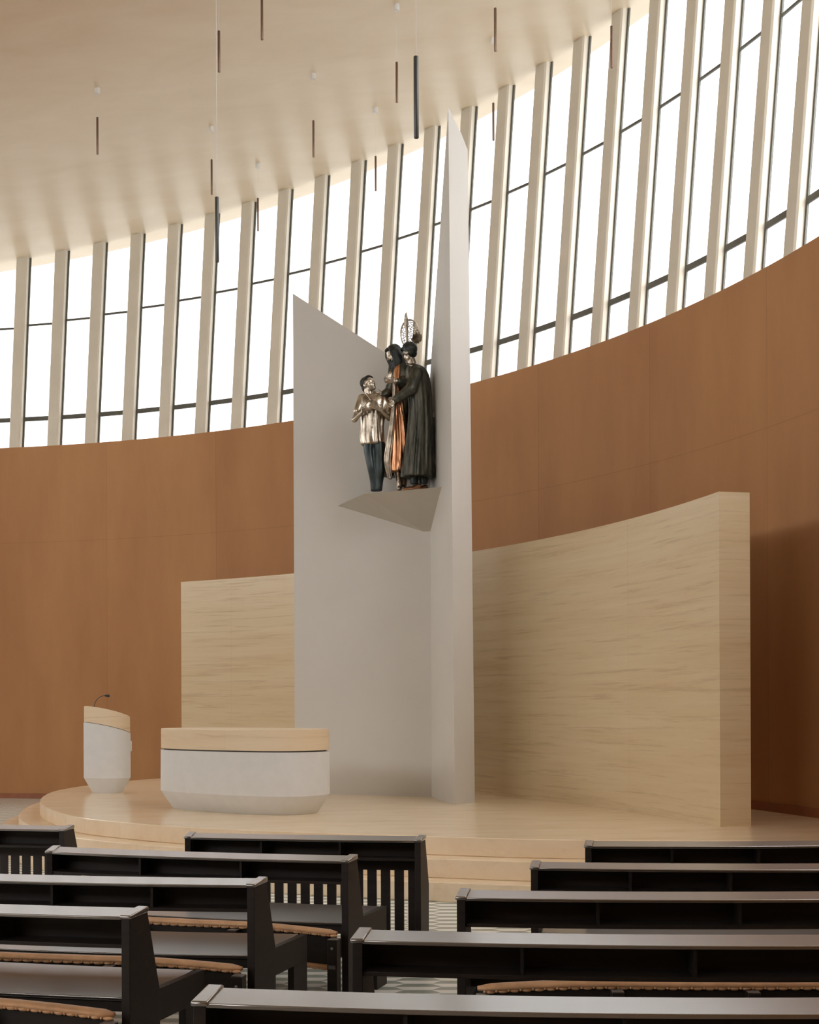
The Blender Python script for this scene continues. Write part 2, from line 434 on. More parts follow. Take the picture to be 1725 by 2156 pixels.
o = MB().add(vs, fs).build('altar_screen', M['trav'], smooth=.5)
tag(o, 'curved freestanding travertine screen behind the altar and white tower', 'screen wall')

# ------------------------------------------------------------------ white folded tower
Fb = atz(911, 1678, ZP); Nb = atz(960, 1695, ZP); Rb = atz(1002, 1690, ZP)
Lb = atz(683, 1671.5, ZP); dirL = (Lb - Fb); sL = None
# extend left panel line to pixel column 624
tt = 1.0
for _ in range(200):
    q = Fb + dirL * tt
    if q.x / q.y * F + CX < 621: break
    tt += .005
Lb = Fb + dirL * tt
zLt = at(621, 618, Lb.y).z; zFt = at(903, 803, Fb.y).z; zN = at(946, 226, Nb.y).z
tower = empty('folded_tower', (Fb.x, Fb.y, ZP), 0, 'tall white folded tower standing behind the statues and their ledge', 'tower')
thk = (Rb - Nb)
back = Vector((.12, .30, 0))
Nt = at(946, 226, Nb.y)
mb = MB(); q = [Lb, Fb + Vector((.0, 0, 0)), Fb + back, Lb + back]
mb.prism([(p.x, p.y) for p in q], ZP, [zLt, zFt, zFt, zLt]); mb.build('left_panel', M['tower'], tower, world=True)
# wing with the bright end face
def V(p, z): return Vector((p.x, p.y, z))
Gb = Fb + thk * 1.0
Ft = V(Fb, zFt + .02); sh = Nt - V(Nb, zN)
r1 = at(973, 280, Nb.y + thk.y * .62); r2 = at(987, 316, Rb.y); r2b = at(991.5, 410, Rb.y)
vs = [V(Fb, ZP), V(Nb, ZP), V(Rb, ZP), V(Gb, ZP), Ft, Nt, r1, r2, V(Gb, zFt + .02)]
vs = [tuple(v) for v in vs]
fs = [(3, 2, 1, 0), (0, 1, 5, 4), (1, 2, 7, 6, 5), (2, 3, 8, 7), (3, 0, 4, 8), (4, 5, 6), (4, 6, 7), (4, 7, 8)]
MB().add(vs, fs).build('right_wing', M['tower'], tower, world=True)

# ------------------------------------------------------------------ faceted ledge under the statues
C1 = None
def on_line(px, py, A, B):      # point of the vertical plane through A,B seen at the pixel
    r = ray(px, py); nx, ny = (B - A).y, -(B - A).x
    d = (A.x * nx + A.y * ny) / (r.x * nx + r.y * ny); return at(px, py, d)
lC = on_line(936, 1025, Fb, Nb); zT = lC.z
lB = atz(768, 1040, zT); lA = on_line(713, 1065, Lb, Fb); lD = on_line(906, 1127, Fb, Nb)
lA.z = zT + (lA.z - zT)
lF = V(Fb, zT)
vs = [lA, lB, lC, lF, lD]; off = Vector((0, .0, 0))
M['ledge'] = simple('ledge_paint_baked_shade', (.46, .435, .385), .55, var=.03, sc=3)  # greyer than the tower paint: shade of the ledge's underside put into the colour
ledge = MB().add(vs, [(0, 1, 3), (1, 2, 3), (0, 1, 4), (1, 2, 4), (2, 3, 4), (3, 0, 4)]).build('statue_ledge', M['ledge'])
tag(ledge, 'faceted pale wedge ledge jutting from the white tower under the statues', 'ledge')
print('ledge', zT, lA, lB, lC, lD, 'tower', zLt, zFt, zN)

# ------------------------------------------------------------------ superellipse lofts: altar and lectern
def sup(a, b, nexp, th, m=72):
    o = []
    for i in range(m):
        q = 2 * PI * i / m; c, s = math.cos(q), math.sin(q)
        x = a * math.copysign(abs(c) ** (2 / nexp), c); y = b * math.copysign(abs(s) ** (2 / nexp), s)
        o.append((x * math.cos(th) + y * math.sin(th), -x * math.sin(th) + y * math.cos(th)))
    return o
def loft(rings):
    mb = MB(); m = len(rings[0]); vs = [p for r in rings for p in r]; fs = []
    for i in range(len(rings) - 1):
        for k in range(m): fs.append((i * m + k, i * m + (k + 1) % m, (i + 1) * m + (k + 1) % m, (i + 1) * m + k))
    fs += [tuple(range(m))[::-1], tuple((len(rings) - 1) * m + k for k in range(m))]
    return mb.add(vs, fs)
ac = Vector((-1.86, 14.55, ZP)); TH = math.radians(39)
altar = empty('altar', ac, 0, 'long rounded white altar with a travertine top band on the platform', 'altar')
def R2(a, b, z, nx=2.7, th=TH, zf=None, m=96): return [(x, y, (zf(x, y) if zf else 0) + z) for x, y in sup(a, b, nx, th, m)]
A_a, A_b = 1.13, .53
loft([R2(A_a - .13, A_b - .13, 0), R2(A_a - .12, A_b - .12, .01), R2(A_a, A_b, .197), R2(A_a + .003, A_b + .003, .205), R2(A_a, A_b, .665)]).build('body', M['white2'], altar, smooth=.3)
loft([R2(A_a - .03, A_b - .03, .664), R2(A_a - .03, A_b - .03, .682)]).build('shadow_gap', M['gap'], altar, smooth=.4)
loft([R2(A_a - .004, A_b - .004, .681), R2(A_a - .004, A_b - .004, .90), R2(A_a - .012, A_b - .012, .905)]).build('stone_top', M['travlite'], altar, smooth=.4)
lp = atz(228, 1668, ZP)
lect = empty('lectern', (lp.x, lp.y, ZP), 0, 'white rounded lectern with slanted travertine top at the platform edge', 'lectern')
zf = lambda x, y: -.225 * x - .17 * y
za = .645; LA, LB = .318, .25
LT = math.radians(25)
loft([R2(LA - .115, LB - .09, 0, 2.4, LT), R2(LA, LB, .20, 2.4, LT), R2(LA, LB, .21, 2.4, LT), R2(LA, LB, .865, 2.4, LT, zf)]).build('body', M['white2'], lect, smooth=.3)
loft([R2(LA - .02, LB - .02, .86, 2.4, LT, zf), R2(LA - .02, LB - .02, .875, 2.4, LT, zf)]).build('shadow_gap', M['gap'], lect, smooth=.4)
loft([R2(LA - .006, LB - .006, .873, 2.4, LT, zf), R2(LA - .006, LB - .006, 1.085, 2.4, LT, zf), R2(LA - .014, LB - .014, 1.09, 2.4, LT, zf)]).build('stone_top', M['travlite'], lect, smooth=.4)
MB().box(.296, .322, -.04, .06, .55, .69).build('control_box', M['white2'], lect, bevel=.004)
mb = MB(); g0 = Vector((-.17, -.02, 1.14)); pts = []
for i in range(13):
    t = i / 12; pts.append(g0 + Vector((.155 * (1 - math.cos(t * PI / 2)), 0, .165 * math.sin(t * PI / 2))))
mic = empty('microphone', lect.location + Vector((-.17, -.02, 1.125)), 0, 'thin black gooseneck microphone on top of the lectern', 'microphone')
o = MB().tube([p - Vector((-.17, -.02, 1.125)) for p in pts], .0045, 8).build('gooseneck', M['black'], mic, smooth=True)
MB().tube([(0, 0, .008), (0, 0, .03)], .014, 12).build('base', M['black'], mic, smooth=.5)
e = pts[-1] - Vector((-.17, -.02, 1.125))
MB().cap(e, .014, e + Vector((.04, 0, -.004)), .019).build('capsule', M['black'], mic, smooth=True)

# ------------------------------------------------------------------ pendants
pend = [ # px, ytop, ybottom, canopy y (None = above the frame), depth or None, label
 (207, 247, 325, 186, None, 'small copper-brown tube pendant hanging alone at the far left of the ceiling'),
 (662, 254, 331, 156, None, 'small tube pendant hanging above the left peak of the white tower'),
 (447.5, 336, 410, 267, None, 'small tube pendant hanging just left of the lower large grey tube'),
 (545, 417, 487, 344, None, 'lowest small tube pendant, hanging in front of the left windows'),
 (837.5, 131, 216, 10, None, 'small tube pendant left of the large grey tube near the tower'),
 (1041, 217, 296, 80, None, 'small tube pendant hanging in front of the windows right of the tower tip'),
 (793, 329, 402, 227, None, 'small tube pendant hanging between the large grey tube and windows'),
 (463, 65, 152, None, 15.5, 'small tube pendant beside the thin white cord at upper left'),
 (553.5, -4, 84, None, 15.7, 'tube pendant cut by the top edge of the view'),
 (1045, 17, 108, None, 15.2, 'copper-brown tube pendant just above a small ceiling rose'),
 (1290, 55, 143, None, 15.7, 'rightmost tube pendant hanging in front of the cream fins'),
 (459, 415, 552, None, 10.2, 'large grey tube pendant on a long white cord before the left windows'),
 (878.5, 119, 291, None, 8.1, 'largest grey tube pendant, hanging close to the tip of the tower')]
for px, y0, y1, yc, d, lab in pend:
    if d is None:
        r = ray(px, yc); d = (CP[2] - H) / (r.z - CP[0] * r.x - CP[1])
    b = at(px + .3, y1, d); tp = at(px, y0, d); zc = zceil(b.x, b.y)
    root = empty('pendant_lamp', (b.x, b.y, b.z), 0, lab, 'pendant lamp', 'tube pendants hanging from the ceiling')
    L = tp.z - b.z; big = d < 12
    mt = M['lamp'] if big else M['copperlamp']
    MB().tube([(0, 0, 0), (0, 0, .004), (0, 0, L - .004), (0, 0, L)], [.0135, .0155, .0155, .0135], 16).build('tube_shade', mt, root, smooth=.5)
    MB().tube([(0, 0, L - .002), (0, 0, zc - b.z)], .0022 if big else .0016, 6).build('cord', M['cord'], root)
    h = zc - b.z
    MB().tube([(0, 0, h - .075), (0, 0, h - .07), (0, 0, h + .004)], [.03, .036, .036], 16).build('ceiling_rose', M['cord'], root, smooth=.5)

# ------------------------------------------------------------------ pews
ZC, ZL = .82, .806
def arc_fit(A, B, R):
    A = Vector((A.x, A.y)); B = Vector((B.x, B.y)); c = B - A; m = (A + B) / 2; nrm = Vector((-c.y, c.x)).normalized()
    return m + nrm * math.sqrt(R * R - c.length_squared / 4)      # centre on the far side
CAPM = M['wood']
def pew_frame(A, B, R, s0, s1):
    C = arc_fit(A, B, R); aA = math.atan2(A.y - C.y, A.x - C.x); aB = math.atan2(B.y - C.y, B.x - C.x)
    a0 = aA + s0 / R if s0 is not None else None
    a1 = aB + s1 / R
    if s0 is None: a0 = aB - 0
    P0 = C + Vector((math.cos(a0), math.sin(a0))) * R; P1 = C + Vector((math.cos(a1), math.sin(a1))) * R
    ch = P1 - P0; L = ch.length; th = math.atan2(ch.y, ch.x)
    return P0, th, L
def dirs(cv, x, L, R): return math.asin((x - L / 2) / R)
def end_post(name, root, x, cv, slope, prof, mat, wid=.038):
    mb = MB(); mb.profile(prof, -wid / 2, wid / 2); o = mb.build(name, mat, root, bevel=.002)
    o.location = (x, cv(x), 0); o.rotation_euler = (0, 0, slope); return o
def cubby(root, L, cv, W, R):
    x0, x1 = W, L - W
    MB().strip(x0, x1, 0, .135, ZL - .018, ZL - .004, cv, tl=.0170).build('book_ledge', M['woodtop'], root, bevel=.003)
    MB().strip(x0, x1, .012, .162, .672, .688, cv).build('book_shelf', M['wood'], root, bevel=.002)
    MB().strip(x0, x1, .144, .16, .684, ZL - .006, cv).build('backrest_board', M['wood'], root)
    nd = max(1, round(L / .56)); 
    for i in range(1, nd):
        x = L * i / nd; MB().strip(x - .006, x + .006, .02, .146, .686, ZL - .012, cv, 1).build('divider', M['wood'], root)
class Curve:      # gentle bow of the pew plus the skew of its two ends (tangents kl, kr)
    def __init__(s, L, R, kl, kr): s.L, s.R, s.kl, s.kr = L, R, kl, kr
    def __call__(s, x): return -((s.L / 2) ** 2 - (x - s.L / 2) ** 2) / (2 * s.R)
    def k(s, x): return s.kl + (s.kr - s.kl) * x / s.L
def pew(A, B, R, s0, s1, label, kind='pew', group=None, kneel=True, aL=None, aR=None):
    P0, th, L = pew_frame(A, B, R, s0, s1)
    rl = -L / 2 / R if aL is None else -math.radians(aL) - th
    rr = L / 2 / R if aR is None else -math.radians(aR) - th
    cv = Curve(L, R, -math.tan(rl), -math.tan(rr))
    W = .038
    root = empty('pew' if kind == 'pew' else 'slatted_screen', (P0.x, P0.y, 0), th, label, 'pew' if kind == 'pew' else 'pew screen', group)
    slL, slR = rl, rr
    if kind == 'pew':
        prof = [(0, 0), (0, .793), (.146, .806), (.252, .455), (.252, 0)]
    else:
        prof = [(0, 0), (0, .793), (.146, .806), (.262, .50), (.25, 0)]
    for x, sl in ((W / 2, slL), (L - W / 2, slR)):
        p = end_post('end_post', root, x, cv, sl, prof, M['wood'])
        MB().profile([(-.006, .792), (-.006, .808), (.148, .826), (.148, .80)], -.026, .026).build('cap', M['woodtop'], p, bevel=.006)
        if kind == 'pew':
            end_post('seat_side', root, x, cv, sl, [(.252, .325), (.252, .462), (.665, .462), (.665, .325)], M['wood'], .034)
            end_post('front_leg', root, x, cv, sl, [(.485, 0), (.485, .325), (.665, .325), (.665, 0)], M['wood'], .034)
    cubby(root, L, cv, W, R)
    if kind == 'pew':
        MB().strip(W, L - W, .185, .645, .418, .433, cv, tl=.03).build('seat', M['woodtop'], root, bevel=.003)
        MB().strip(W, L - W, .20, .222, .37, .432, cv).build('seat_rail', M['wood'], root)
        MB().strip(W, L - W, .615, .637, .36, .432, cv).build('seat_rail', M['wood'], root)
        if kneel:
            a, b = W + .05, L - W - .012
            def dz(x):
                q = min(x - a, b - x); w = .55
                return 0 if q > w else -.032 * (1 - q / w) ** 1.6
            kb = MB().strip(a, b, -.052, -.034, .265, .425, cv, 24, dz).build('kneeler_board', M['wood'], root, bevel=.002)
            n = 40
            for nm, zc, rz in (('kneeler_pad', .447, .017), ('lower_pad_edge', .262, .013)):
                mb = MB(); vs = []; fs = []; mm = 12
                for i in range(n + 1):
                    x = a + (b - a) * i / n; sc = 1 if 0 < i < n else .55
                    for k in range(mm):
                        q = 2 * PI * k / mm; s2 = 1
                        vs.append((x, cv(x) - .040 + .034 * sc * math.cos(q) + (0), zc + dz(x) + rz * sc * math.sin(q)))
                for i in range(n):
                    for k in range(mm): fs.append((i * mm + k, i * mm + (k + 1) % mm, (i + 1) * mm + (k + 1) % mm, (i + 1) * mm + k))
                fs += [tuple(range(mm))[::-1], tuple(n * mm + k for k in range(mm))]
                mb.add(vs, fs)
                nt = int((b - a) / .052)
                for i in range(nt):      # upholstery tacks with puckered leather
                    x = a + .03 + i * .052
                    zz = zc + dz(x) - rz * .75
                    mb.ell((x, cv(x) - .067, zz), (.006, .005, .006), 8, 5)
                    mb.ell((x + .026, cv(x) - .058, zz - .002), (.024, .012, .009), 10, 5)
                mb.build(nm, M['leather'], root if nm == 'kneeler_pad' else kb, smooth=True)
            nb = max(1, round((b - a - .1) / .56))
            for i in range(nb + 1):
                x = a + .02 + (b - a - .022) * i / nb; zz = .422 + dz(x)
                endb = i in (0, nb)
                br = MB().box(x - .028, x + .028, cv(x) - .115, cv(x) - .05, 0 if endb else .33, zz).build('kneeler_bracket', M['wood'], root, bevel=.003)
                MB().box(x - .026, x + .026, cv(x) - .113, cv(x) - .052, zz, zz + .003).build('bracket_top', M['woodtop'], br)
                MB().ell((x, cv(x) - .116, zz - .045), (.008, .006, .008), 10, 6).build('bolt', M['steel'], br, smooth=True)
                if endb: MB().box(x - .02, x + .02, cv(x) - .119, cv(x) - .114, .235, .255).build('hinge_plate', M['steel'], br)
    else:
        MB().strip(W, L - W, .165, .198, .596, .674, cv).build('slat_rail', M['wood'], root)
        MB().strip(W, L - W, .165, .198, .03, .09, cv).build('slat_rail', M['wood'], root)
        pitch = .0865; ns = int((L - 2 * W) / pitch); off = (L - 2 * W - ns * pitch + .028) / 2
        for i in range(ns):
            x = W + off + i * pitch
            MB().strip(x, x + .058, .172, .191, .09, .596, cv, 1).build('slat', M['wood'], root)
    return root
z = ZL
GL = 'dark pews left of the aisle'; GR = 'dark pews right of the aisle'
pew(atz(113, 1792.5, z), atz(718, 1811.6, z), 9, -.045, .045, 'dark pew left of the aisle with tan kneeler, behind the centre slatted front', group=GL, aL=2, aR=17.5)
pew(atz(0, 1853, z), atz(518.3, 1862, z), 9, -.75, .045, 'second nearest dark pew at left, its kneeler seen past the nearest pew', group=GL, aL=2, aR=17.5)
pew(atz(0, 1921, z), atz(253, 1928, z), 9, -1.2, .045, 'nearest dark pew at lower left, its end post left of the aisle', group=GL, aL=2, aR=17.5)
pew(atz(0, 1743.7, z), atz(124, 1746, z), 9, -1.3, .045, 'dark slatted pew front at far left below the lectern', 'front', group='slatted pew fronts', aL=2, aR=12)
pew(atz(404.7, 1761.7, z), atz(872.8, 1768.8, z), 9, -.045, .045, 'dark slatted pew front standing alone before the platform steps, centre', 'front', group='slatted pew fronts', aL=2, aR=12)
pew(atz(1250, 1780.4, z), atz(1725, 1779.4, z), 9, -.045, 1.2, 'dark front row at right, farthest of the right block by the steps', 'front', group='slatted pew fronts', aL=11)
pew(atz(1137.8, 1826, z), atz(1725, 1829.8, z), 9, -.045, 1.1, 'dark pew in the right block, second row from the stone steps', group=GR, aL=10)
pew(atz(985, 1888.7, z), atz(1725, 1892, z), 9, -.045, .9, 'dark pew in the right block, third row from the steps, tan kneeler showing', group=GR, aL=10)
pew(atz(768.7, 1978, z), atz(1725, 1989.5, z), 9, -.045, .8, 'dark pew right of the aisle, second nearest in the right block', group=GR, aL=10)
pew(atz(440, 2110, z), atz(1725, 2133, z), 9, -.045, .7, 'nearest dark pew across the bottom right of the view', group=GR, aL=10)

# ------------------------------------------------------------------ statues
D0 = 16.15
def S(px, py, dv=0): return at(px, py, D0 + dv)
PXM = F / D0      # pixels per metre at the statues
def union(parts_mb, name, mat, parent, vox=.010, smooth=4):
    me = parts_mb.mesh(name); tmp = bpy.data.objects.new(name + '_tmp', me); COL.objects.link(tmp)
    m = tmp.modifiers.new('r', 'REMESH'); m.mode = 'VOXEL'; m.voxel_size = vox
    s = tmp.modifiers.new('s', 'SMOOTH'); s.factor = .5; s.iterations = smooth
    dg = bpy.context.evaluated_depsgraph_get(); dg.update()
    m2 = bpy.data.meshes.new_from_object(tmp.evaluated_get(dg)); m2.name = name
    bpy.data.objects.remove(tmp); m2.materials.clear(); m2.materials.append(mat)
    m2.polygons.foreach_set('use_smooth', [True] * len(m2.polygons))
    o = bpy.data.objects.new(name, m2); COL.objects.link(o); o.parent = parent
    pw = Matrix.LocRotScale(parent.location, parent.rotation_euler, None); o.matrix_parent_inverse = pw.inverted()
    return o
def drape(rings, nfold, ph=0, m=96, sub=6):
    """rings: (px, py, half width px, depth half m, depth offset m, fold amplitude)"""
    mb = MB(); out = []
    rr = []
    for i in range(len(rings) - 1):
        a = rings[max(i - 1, 0)]; b = rings[i]; c = rings[i + 1]; d = rings[min(i + 2, len(rings) - 1)]
        for j in range(sub):
            t = j / sub
            rr.append([.5 * (2 * b[q] + (c[q] - a[q]) * t + (2 * a[q] - 5 * b[q] + 4 * c[q] - d[q]) * t * t + (3 * b[q] - a[q] - 3 * c[q] + d[q]) * t ** 3) for q in range(6)])
    rr.append(list(rings[-1]))
    for idx, (px, py, hw, dh, do, am) in enumerate(rr):
        c = S(px, py, do); ring = []
        for k in range(m):
            q = 2 * PI * k / m
            w = 1 + am * (.6 * math.sin(nfold * q + ph + .05 * idx) + .4 * math.sin((nfold * 1.6 // 1 + 1) * q + 1.3 * ph - .09 * idx) + .25 * math.sin(3 * q + idx * .15))
            ring.append((c.x + hw / PXM * w * math.cos(q), c.y + dh * w * math.sin(q), c.z + .02 * am * math.sin(nfold * q * .5)))
        out.append(ring)
    return loft(out)
def hand(mb, base, dirv, upv, s=.085, curl=.5, thumb=1):
    """palm and five fingers from the wrist point, in world axes"""
    d = Vector(dirv).normalized(); u = Vector(upv); u = (u - d * u.dot(d)).normalized(); n = d.cross(u)
    base = Vector(base)
    for k in range(4):
        mb.cap(base, s * .17, base + d * s * .95 + u * s * (.33 - .22 * k), s * .13)
        p = base + d * s * .95 + u * s * (.36 - .24 * k); ln = (.42, .5, .46, .36)[k] * s; r = s * .105
        p2 = p + (d * math.cos(curl * .6) - n * math.sin(curl * .6)) * ln + u * s * (.05 - .035 * k)
        p3 = p2 + (d * math.cos(curl * 1.5) - n * math.sin(curl * 1.5)) * ln * .8
        mb.cap(p, r, p2, r * .92); mb.cap(p2, r * .92, p3, r * .75)
    p = base + d * s * .3 + u * s * .35; p2 = p + (d * .6 + u * .7 * thumb - n * .3).normalized() * s * .45
    mb.cap(base + d * s * .2, s * .16, p, s * .15); mb.cap(p, s * .14, p2, s * .12); mb.cap(p2, s * .12, p2 + (d * .9 + u * .2) * s * .32, s * .09)
def head(mb, c, fwd, up, s=1.0, beard=False):
    """head of height .235*s looking along fwd"""
    f = Vector(fwd).normalized(); u = Vector(up); u = (u - f * u.dot(f)).normalized(); r = f.cross(u)
    c = Vector(c); rot = Matrix((r, f, u)).transposed()
    def q(x, y, z): return c + (r * x + f * y + u * z) * s
    mb.ell(q(0, -.012, .028), (.076 * s, .094 * s, .088 * s), rot=rot)          # skull
    mb.ell(q(0, .022, -.028), (.058 * s, .062 * s, .076 * s), rot=rot)           # face
    mb.ell(q(0, .052, -.088), (.028 * s, .024 * s, .022 * s), rot=rot)           # chin
    for k in (-1, 1):
        mb.cap(q(.05 * k, -.01, -.06), .016 * s, q(.018 * k, .05, -.088), .014 * s)   # jaw
        mb.cap(q(.012 * k, .083, .018), .009 * s, q(.045 * k, .068, .022), .008 * s)  # brow
        mb.ell(q(.03 * k, .064, .002), (.013 * s, .010 * s, .009 * s), rot=rot)       # eye ball
        mb.ell(q(.040 * k, .055, -.03), (.018 * s, .014 * s, .016 * s), rot=rot)      # cheek bone
        mb.ell(q(.079 * k, -.012, -.005), (.010 * s, .020 * s, .032 * s), rot=rot)    # ear
    mb.cap(q(0, .084, .012), .008 * s, q(0, .108, -.027), .013 * s)               # nose
    mb.ell(q(.012, .094, -.032), (.009 * s, .010 * s, .007 * s), rot=rot); mb.ell(q(-.012, .094, -.032), (.009 * s, .010 * s, .007 * s), rot=rot)
    mb.cap(q(-.018, .078, -.053), .0065 * s, q(.018, .078, -.053), .0065 * s); mb.cap(q(-.015, .076, -.064), .007 * s, q(.015, .076, -.064), .007 * s)
    return q, rot
# --- shirt-sleeved youth
b0 = S(795, 1036, 0); zt = zT
boy = empty('statue', (b0.x, b0.y, zT), 0, 'silvery bronze statue of a youth in open shirt looking up, leftmost on the ledge', 'statue', 'bronze statues on the ledge')
mb = MB(); hq, hr = head(mb, S(779, 810, .02), (.62, -.70, .38), (-.30, .0, .95), .93)
mb.cap(S(777, 822, .03), .052, S(783, 838, .03), .058)
mb.ell(S(787, 868, .03), (.17, .10, .22)); mb.ell(S(788, 915, .03), (.14, .10, .16))
mb.cap(S(763, 842, .03), .046, S(750, 882, -.05), .036); mb.cap(S(748, 884, -.06), .037, S(764, 868, -.15), .024)
hand(mb, S(764, 868, -.155), (.75, -.1, .62), (-.62, -.25, .72), .10, .45)
mb.cap(S(813, 842, .03), .046, S(822, 880, -.05), .036); mb.cap(S(822, 881, -.06), .036, S(807, 866, -.15), .024)
hand(mb, S(807, 866, -.155), (-.75, -.1, .62), (.62, -.25, .72), .10, .45, 1)
mb.cap(S(781, 938, .03), .055, S(784, 985, .0), .042); mb.cap(S(784, 985, 0), .042, S(789, 1028, .03), .032)
mb.cap(S(799, 938, .03), .055, S(801, 985, -.01), .045); mb.cap(S(801, 985, -.01), .045, S(799, 1028, .02), .034)
mb.cap(S(789, 1029, .06), .03, S(789, 1029, .0), .03); mb.cap(S(799, 1029, .05), .03, S(799, 1029, -.01), .03)
union(mb, 'body', M['silver'], boy)
mb = drape([(787, 831, 17, .06, .03, .02), (788, 836, 30, .10, .03, .03), (788, 850, 31, .135, .03, .05), (787, 875, 26, .135, .03, .07), (786, 900, 24, .125, .03, .08), (786, 920, 25, .125, .03, .08), (787, 934, 25, .125, .03, .07), (787, 938, 24, .12, .03, .06)], 11, .4)
mb.cap(S(765, 839, .03), .060, S(755, 866, -.02), .052); mb.cap(S(810, 839, .03), .060, S(819, 866, -.02), .052)
sh_ = union(mb, 'shirt', M['silver'], boy, .009, 2)
mb = MB(); c0 = S(786, 832, -.07)
mb.cap(S(775, 830, -.06), .014, S(783, 842, -.12), .010); mb.cap(S(797, 831, -.05), .014, S(788, 842, -.12), .010)
for i, y in enumerate((852, 868, 884, 900, 916)): mb.ell(S(786 - i * .6, y, -.125), (.012, .008, .012), 8, 6)
mb.tube([S(785, 842, -.118), S(785, 870, -.128), S(783, 905, -.12), S(783, 936, -.11)], .006, 6)
mb.build('collar_and_buttons', M['silver'], sh_, smooth=True, world=True)
mb = MB()
mb.add(drape([(781, 934, 17, .10, .03, .02), (781, 950, 13.5, .085, .02, .03), (784, 985, 9.5, .07, 0, .04), (788, 1015, 7.5, .062, .02, .05), (790, 1034, 7, .06, .03, .04)], 5).v, [])
mb = drape([(779, 932, 12, .10, .03, .02), (779, 950, 11, .09, .02, .03), (784, 985, 9, .075, 0, .04), (788, 1012, 7.5, .065, .02, .05), (789.5, 1034, 7, .062, .03, .04)], 5)
mb2 = drape([(799, 932, 14, .10, .03, .02), (801, 950, 13.5, .09, .02, .03), (802, 985, 11.5, .08, -.01, .04), (800, 1012, 9, .068, .01, .05), (798.5, 1034, 8, .064, .02, .04)], 5, 1.)
mb.add(mb2.v, mb2.f); mb.ell(S(787, 934, .03), (.14, .10, .06))
union(mb, 'trousers', M['trouser'], boy, .009, 2)
mb = MB(); rot = hr
mb.ell(hq(0, -.034, .052), (.083 * .93, .088 * .93, .078 * .93), rot=rot); mb.ell(hq(0, -.07, -.01), (.066, .05, .07), rot=rot)
mb.ell(hq(.0, .022, .088), (.058, .045, .026), rot=rot)
for i in range(14):
    q = i / 13 * 2 - 1; mb.cap(hq(.07 * q, -.05, .10 - .03 * q * q), .012, hq(.06 * q, .06, .103 - .03 * q * q), .009)
union(mb, 'hair', M['hairdark'], boy, .008, 1)

# --- long-haired bearded robed figure
b1 = S(842, 1032, .02)
rob = empty('statue', (b1.x, b1.y, zT), 0, 'bronze statue of a bearded long-haired figure in copper robe, middle of the three', 'statue', 'bronze statues on the ledge')
mb = MB(); hq, hr = head(mb, S(831, 748, .06), (-.86, -.42, -.42), (-.35, 0, .95), 1.0)
mb.cap(S(838, 756, .08), .055, S(846, 775, .1), .065)
mb.ell(S(846, 812, .1), (.16, .12, .26)); mb.ell(S(843, 870, .08), (.13, .11, .2))
mb.cap(S(828, 790, .02), .055, S(822, 822, .06), .052); mb.cap(S(822, 824, .06), .05, S(806, 832, .0), .038)
hand(mb, S(807, 831, -.01), (-.95, -.2, .1), (0, -.3, .9), .08, .5)
mb.cap(S(858, 790, .0), .052, S(852, 808, -.12), .048); mb.cap(S(852, 808, -.12), .045, S(836, 803, -.2), .03)
hand(mb, S(836, 803, -.2), (-.95, -.12, .12), (.1, -.2, .95), .088, .25)
mb.cap(S(836, 960, .05), .07, S(841, 1000, .03), .05); mb.cap(S(841, 1000, .03), .047, S(843, 1028, .03), .035); mb.cap(S(843, 1029, .04), .028, S(842, 1029, -.06), .026)
mb.cap(S(852, 960, .1), .07, S(853, 1000, .12), .05); mb.cap(S(853, 1000, .12), .047, S(852, 1028, .1), .035); mb.cap(S(852, 1027, .1), .03, S(851, 1028, .0), .028)
union(mb, 'body', M['silver'], rob)
mb = drape([(842, 770, 7, .08, .04, .02), (840, 782, 11, .12, .04, .04), (839, 810, 10, .14, .02, .06), (840, 840, 11, .13, .03, .08), (840, 862, 13, .12, .03, .10), (841, 880, 16, .13, .03, .12), (843, 920, 19, .15, .03, .14), (843, 960, 21, .16, .03, .14), (842, 985, 22, .165, .03, .13), (842, 995, 22, .165, .03, .12)], 9, .9)
robe = mb.build('robe', M['copper'], rob, smooth=True, world=True)
mb = drape([(833, 800, 4, .03, -.12, .05), (832, 840, 4.5, .035, -.13, .08), (829, 880, 5.5, .045, -.13, .12), (823, 930, 7, .06, -.12, .16), (818, 970, 7, .07, -.1, .18), (822, 1003, 5, .055, -.08, .18), (824, 1008, 4, .05, -.08, .1)], 5, 1.2)
mb.build('sash', M['silver'], robe, smooth=True, world=True)
mb = drape([(853, 768, 13, .12, .07, .03), (856, 790, 17, .17, .07, .05), (857, 840, 18, .17, .10, .08), (850, 900, 24, .16, .18, .09), (843, 960, 30, .17, .2, .10), (840, 995, 33, .17, .2, .12), (841, 1003, 32, .165, .2, .10)], 8, .3)
mb2 = MB(); mb.cap(S(835, 785, .03), .075, S(824, 822, .06), .07); mb.cap(S(824, 824, .06), .068, S(809, 832, .01), .05); mb.cap(S(858, 788, .02), .07, S(852, 808, -.1), .062); mb.cap(S(852, 808, -.1), .06, S(841, 804, -.17), .045)
mb.build('cloak', M['patina'], rob, smooth=True, world=True)
mb = MB(); rot = hr
mb.ell(hq(0, -.03, .05), (.09, .098, .085), rot=rot); mb.ell(hq(0, .035, .088), (.062, .05, .026), rot=rot)
for k in range(34):
    ph = k / 33 * 2 - 1; x = .082 * math.sin(ph * PI * .67); y = -.005 - .09 * math.cos(ph * PI * .74)
    p = [hq(x * .8, y * .6, .10), hq(x * 1.12, y, .03), hq(x * 1.2, y * 1.05 - .005, -.07)]
    e0 = p[-1] + Vector((.015 * math.sin(k * 2.1), 0, -.07)); e1 = e0 + Vector((.02 * math.sin(k * 1.3), 0, -.07 - .02 * math.sin(k)))
    pts = p + [e0, e1]; mb.tube(pts, [.018, .021, .02, .017, .006], 8)
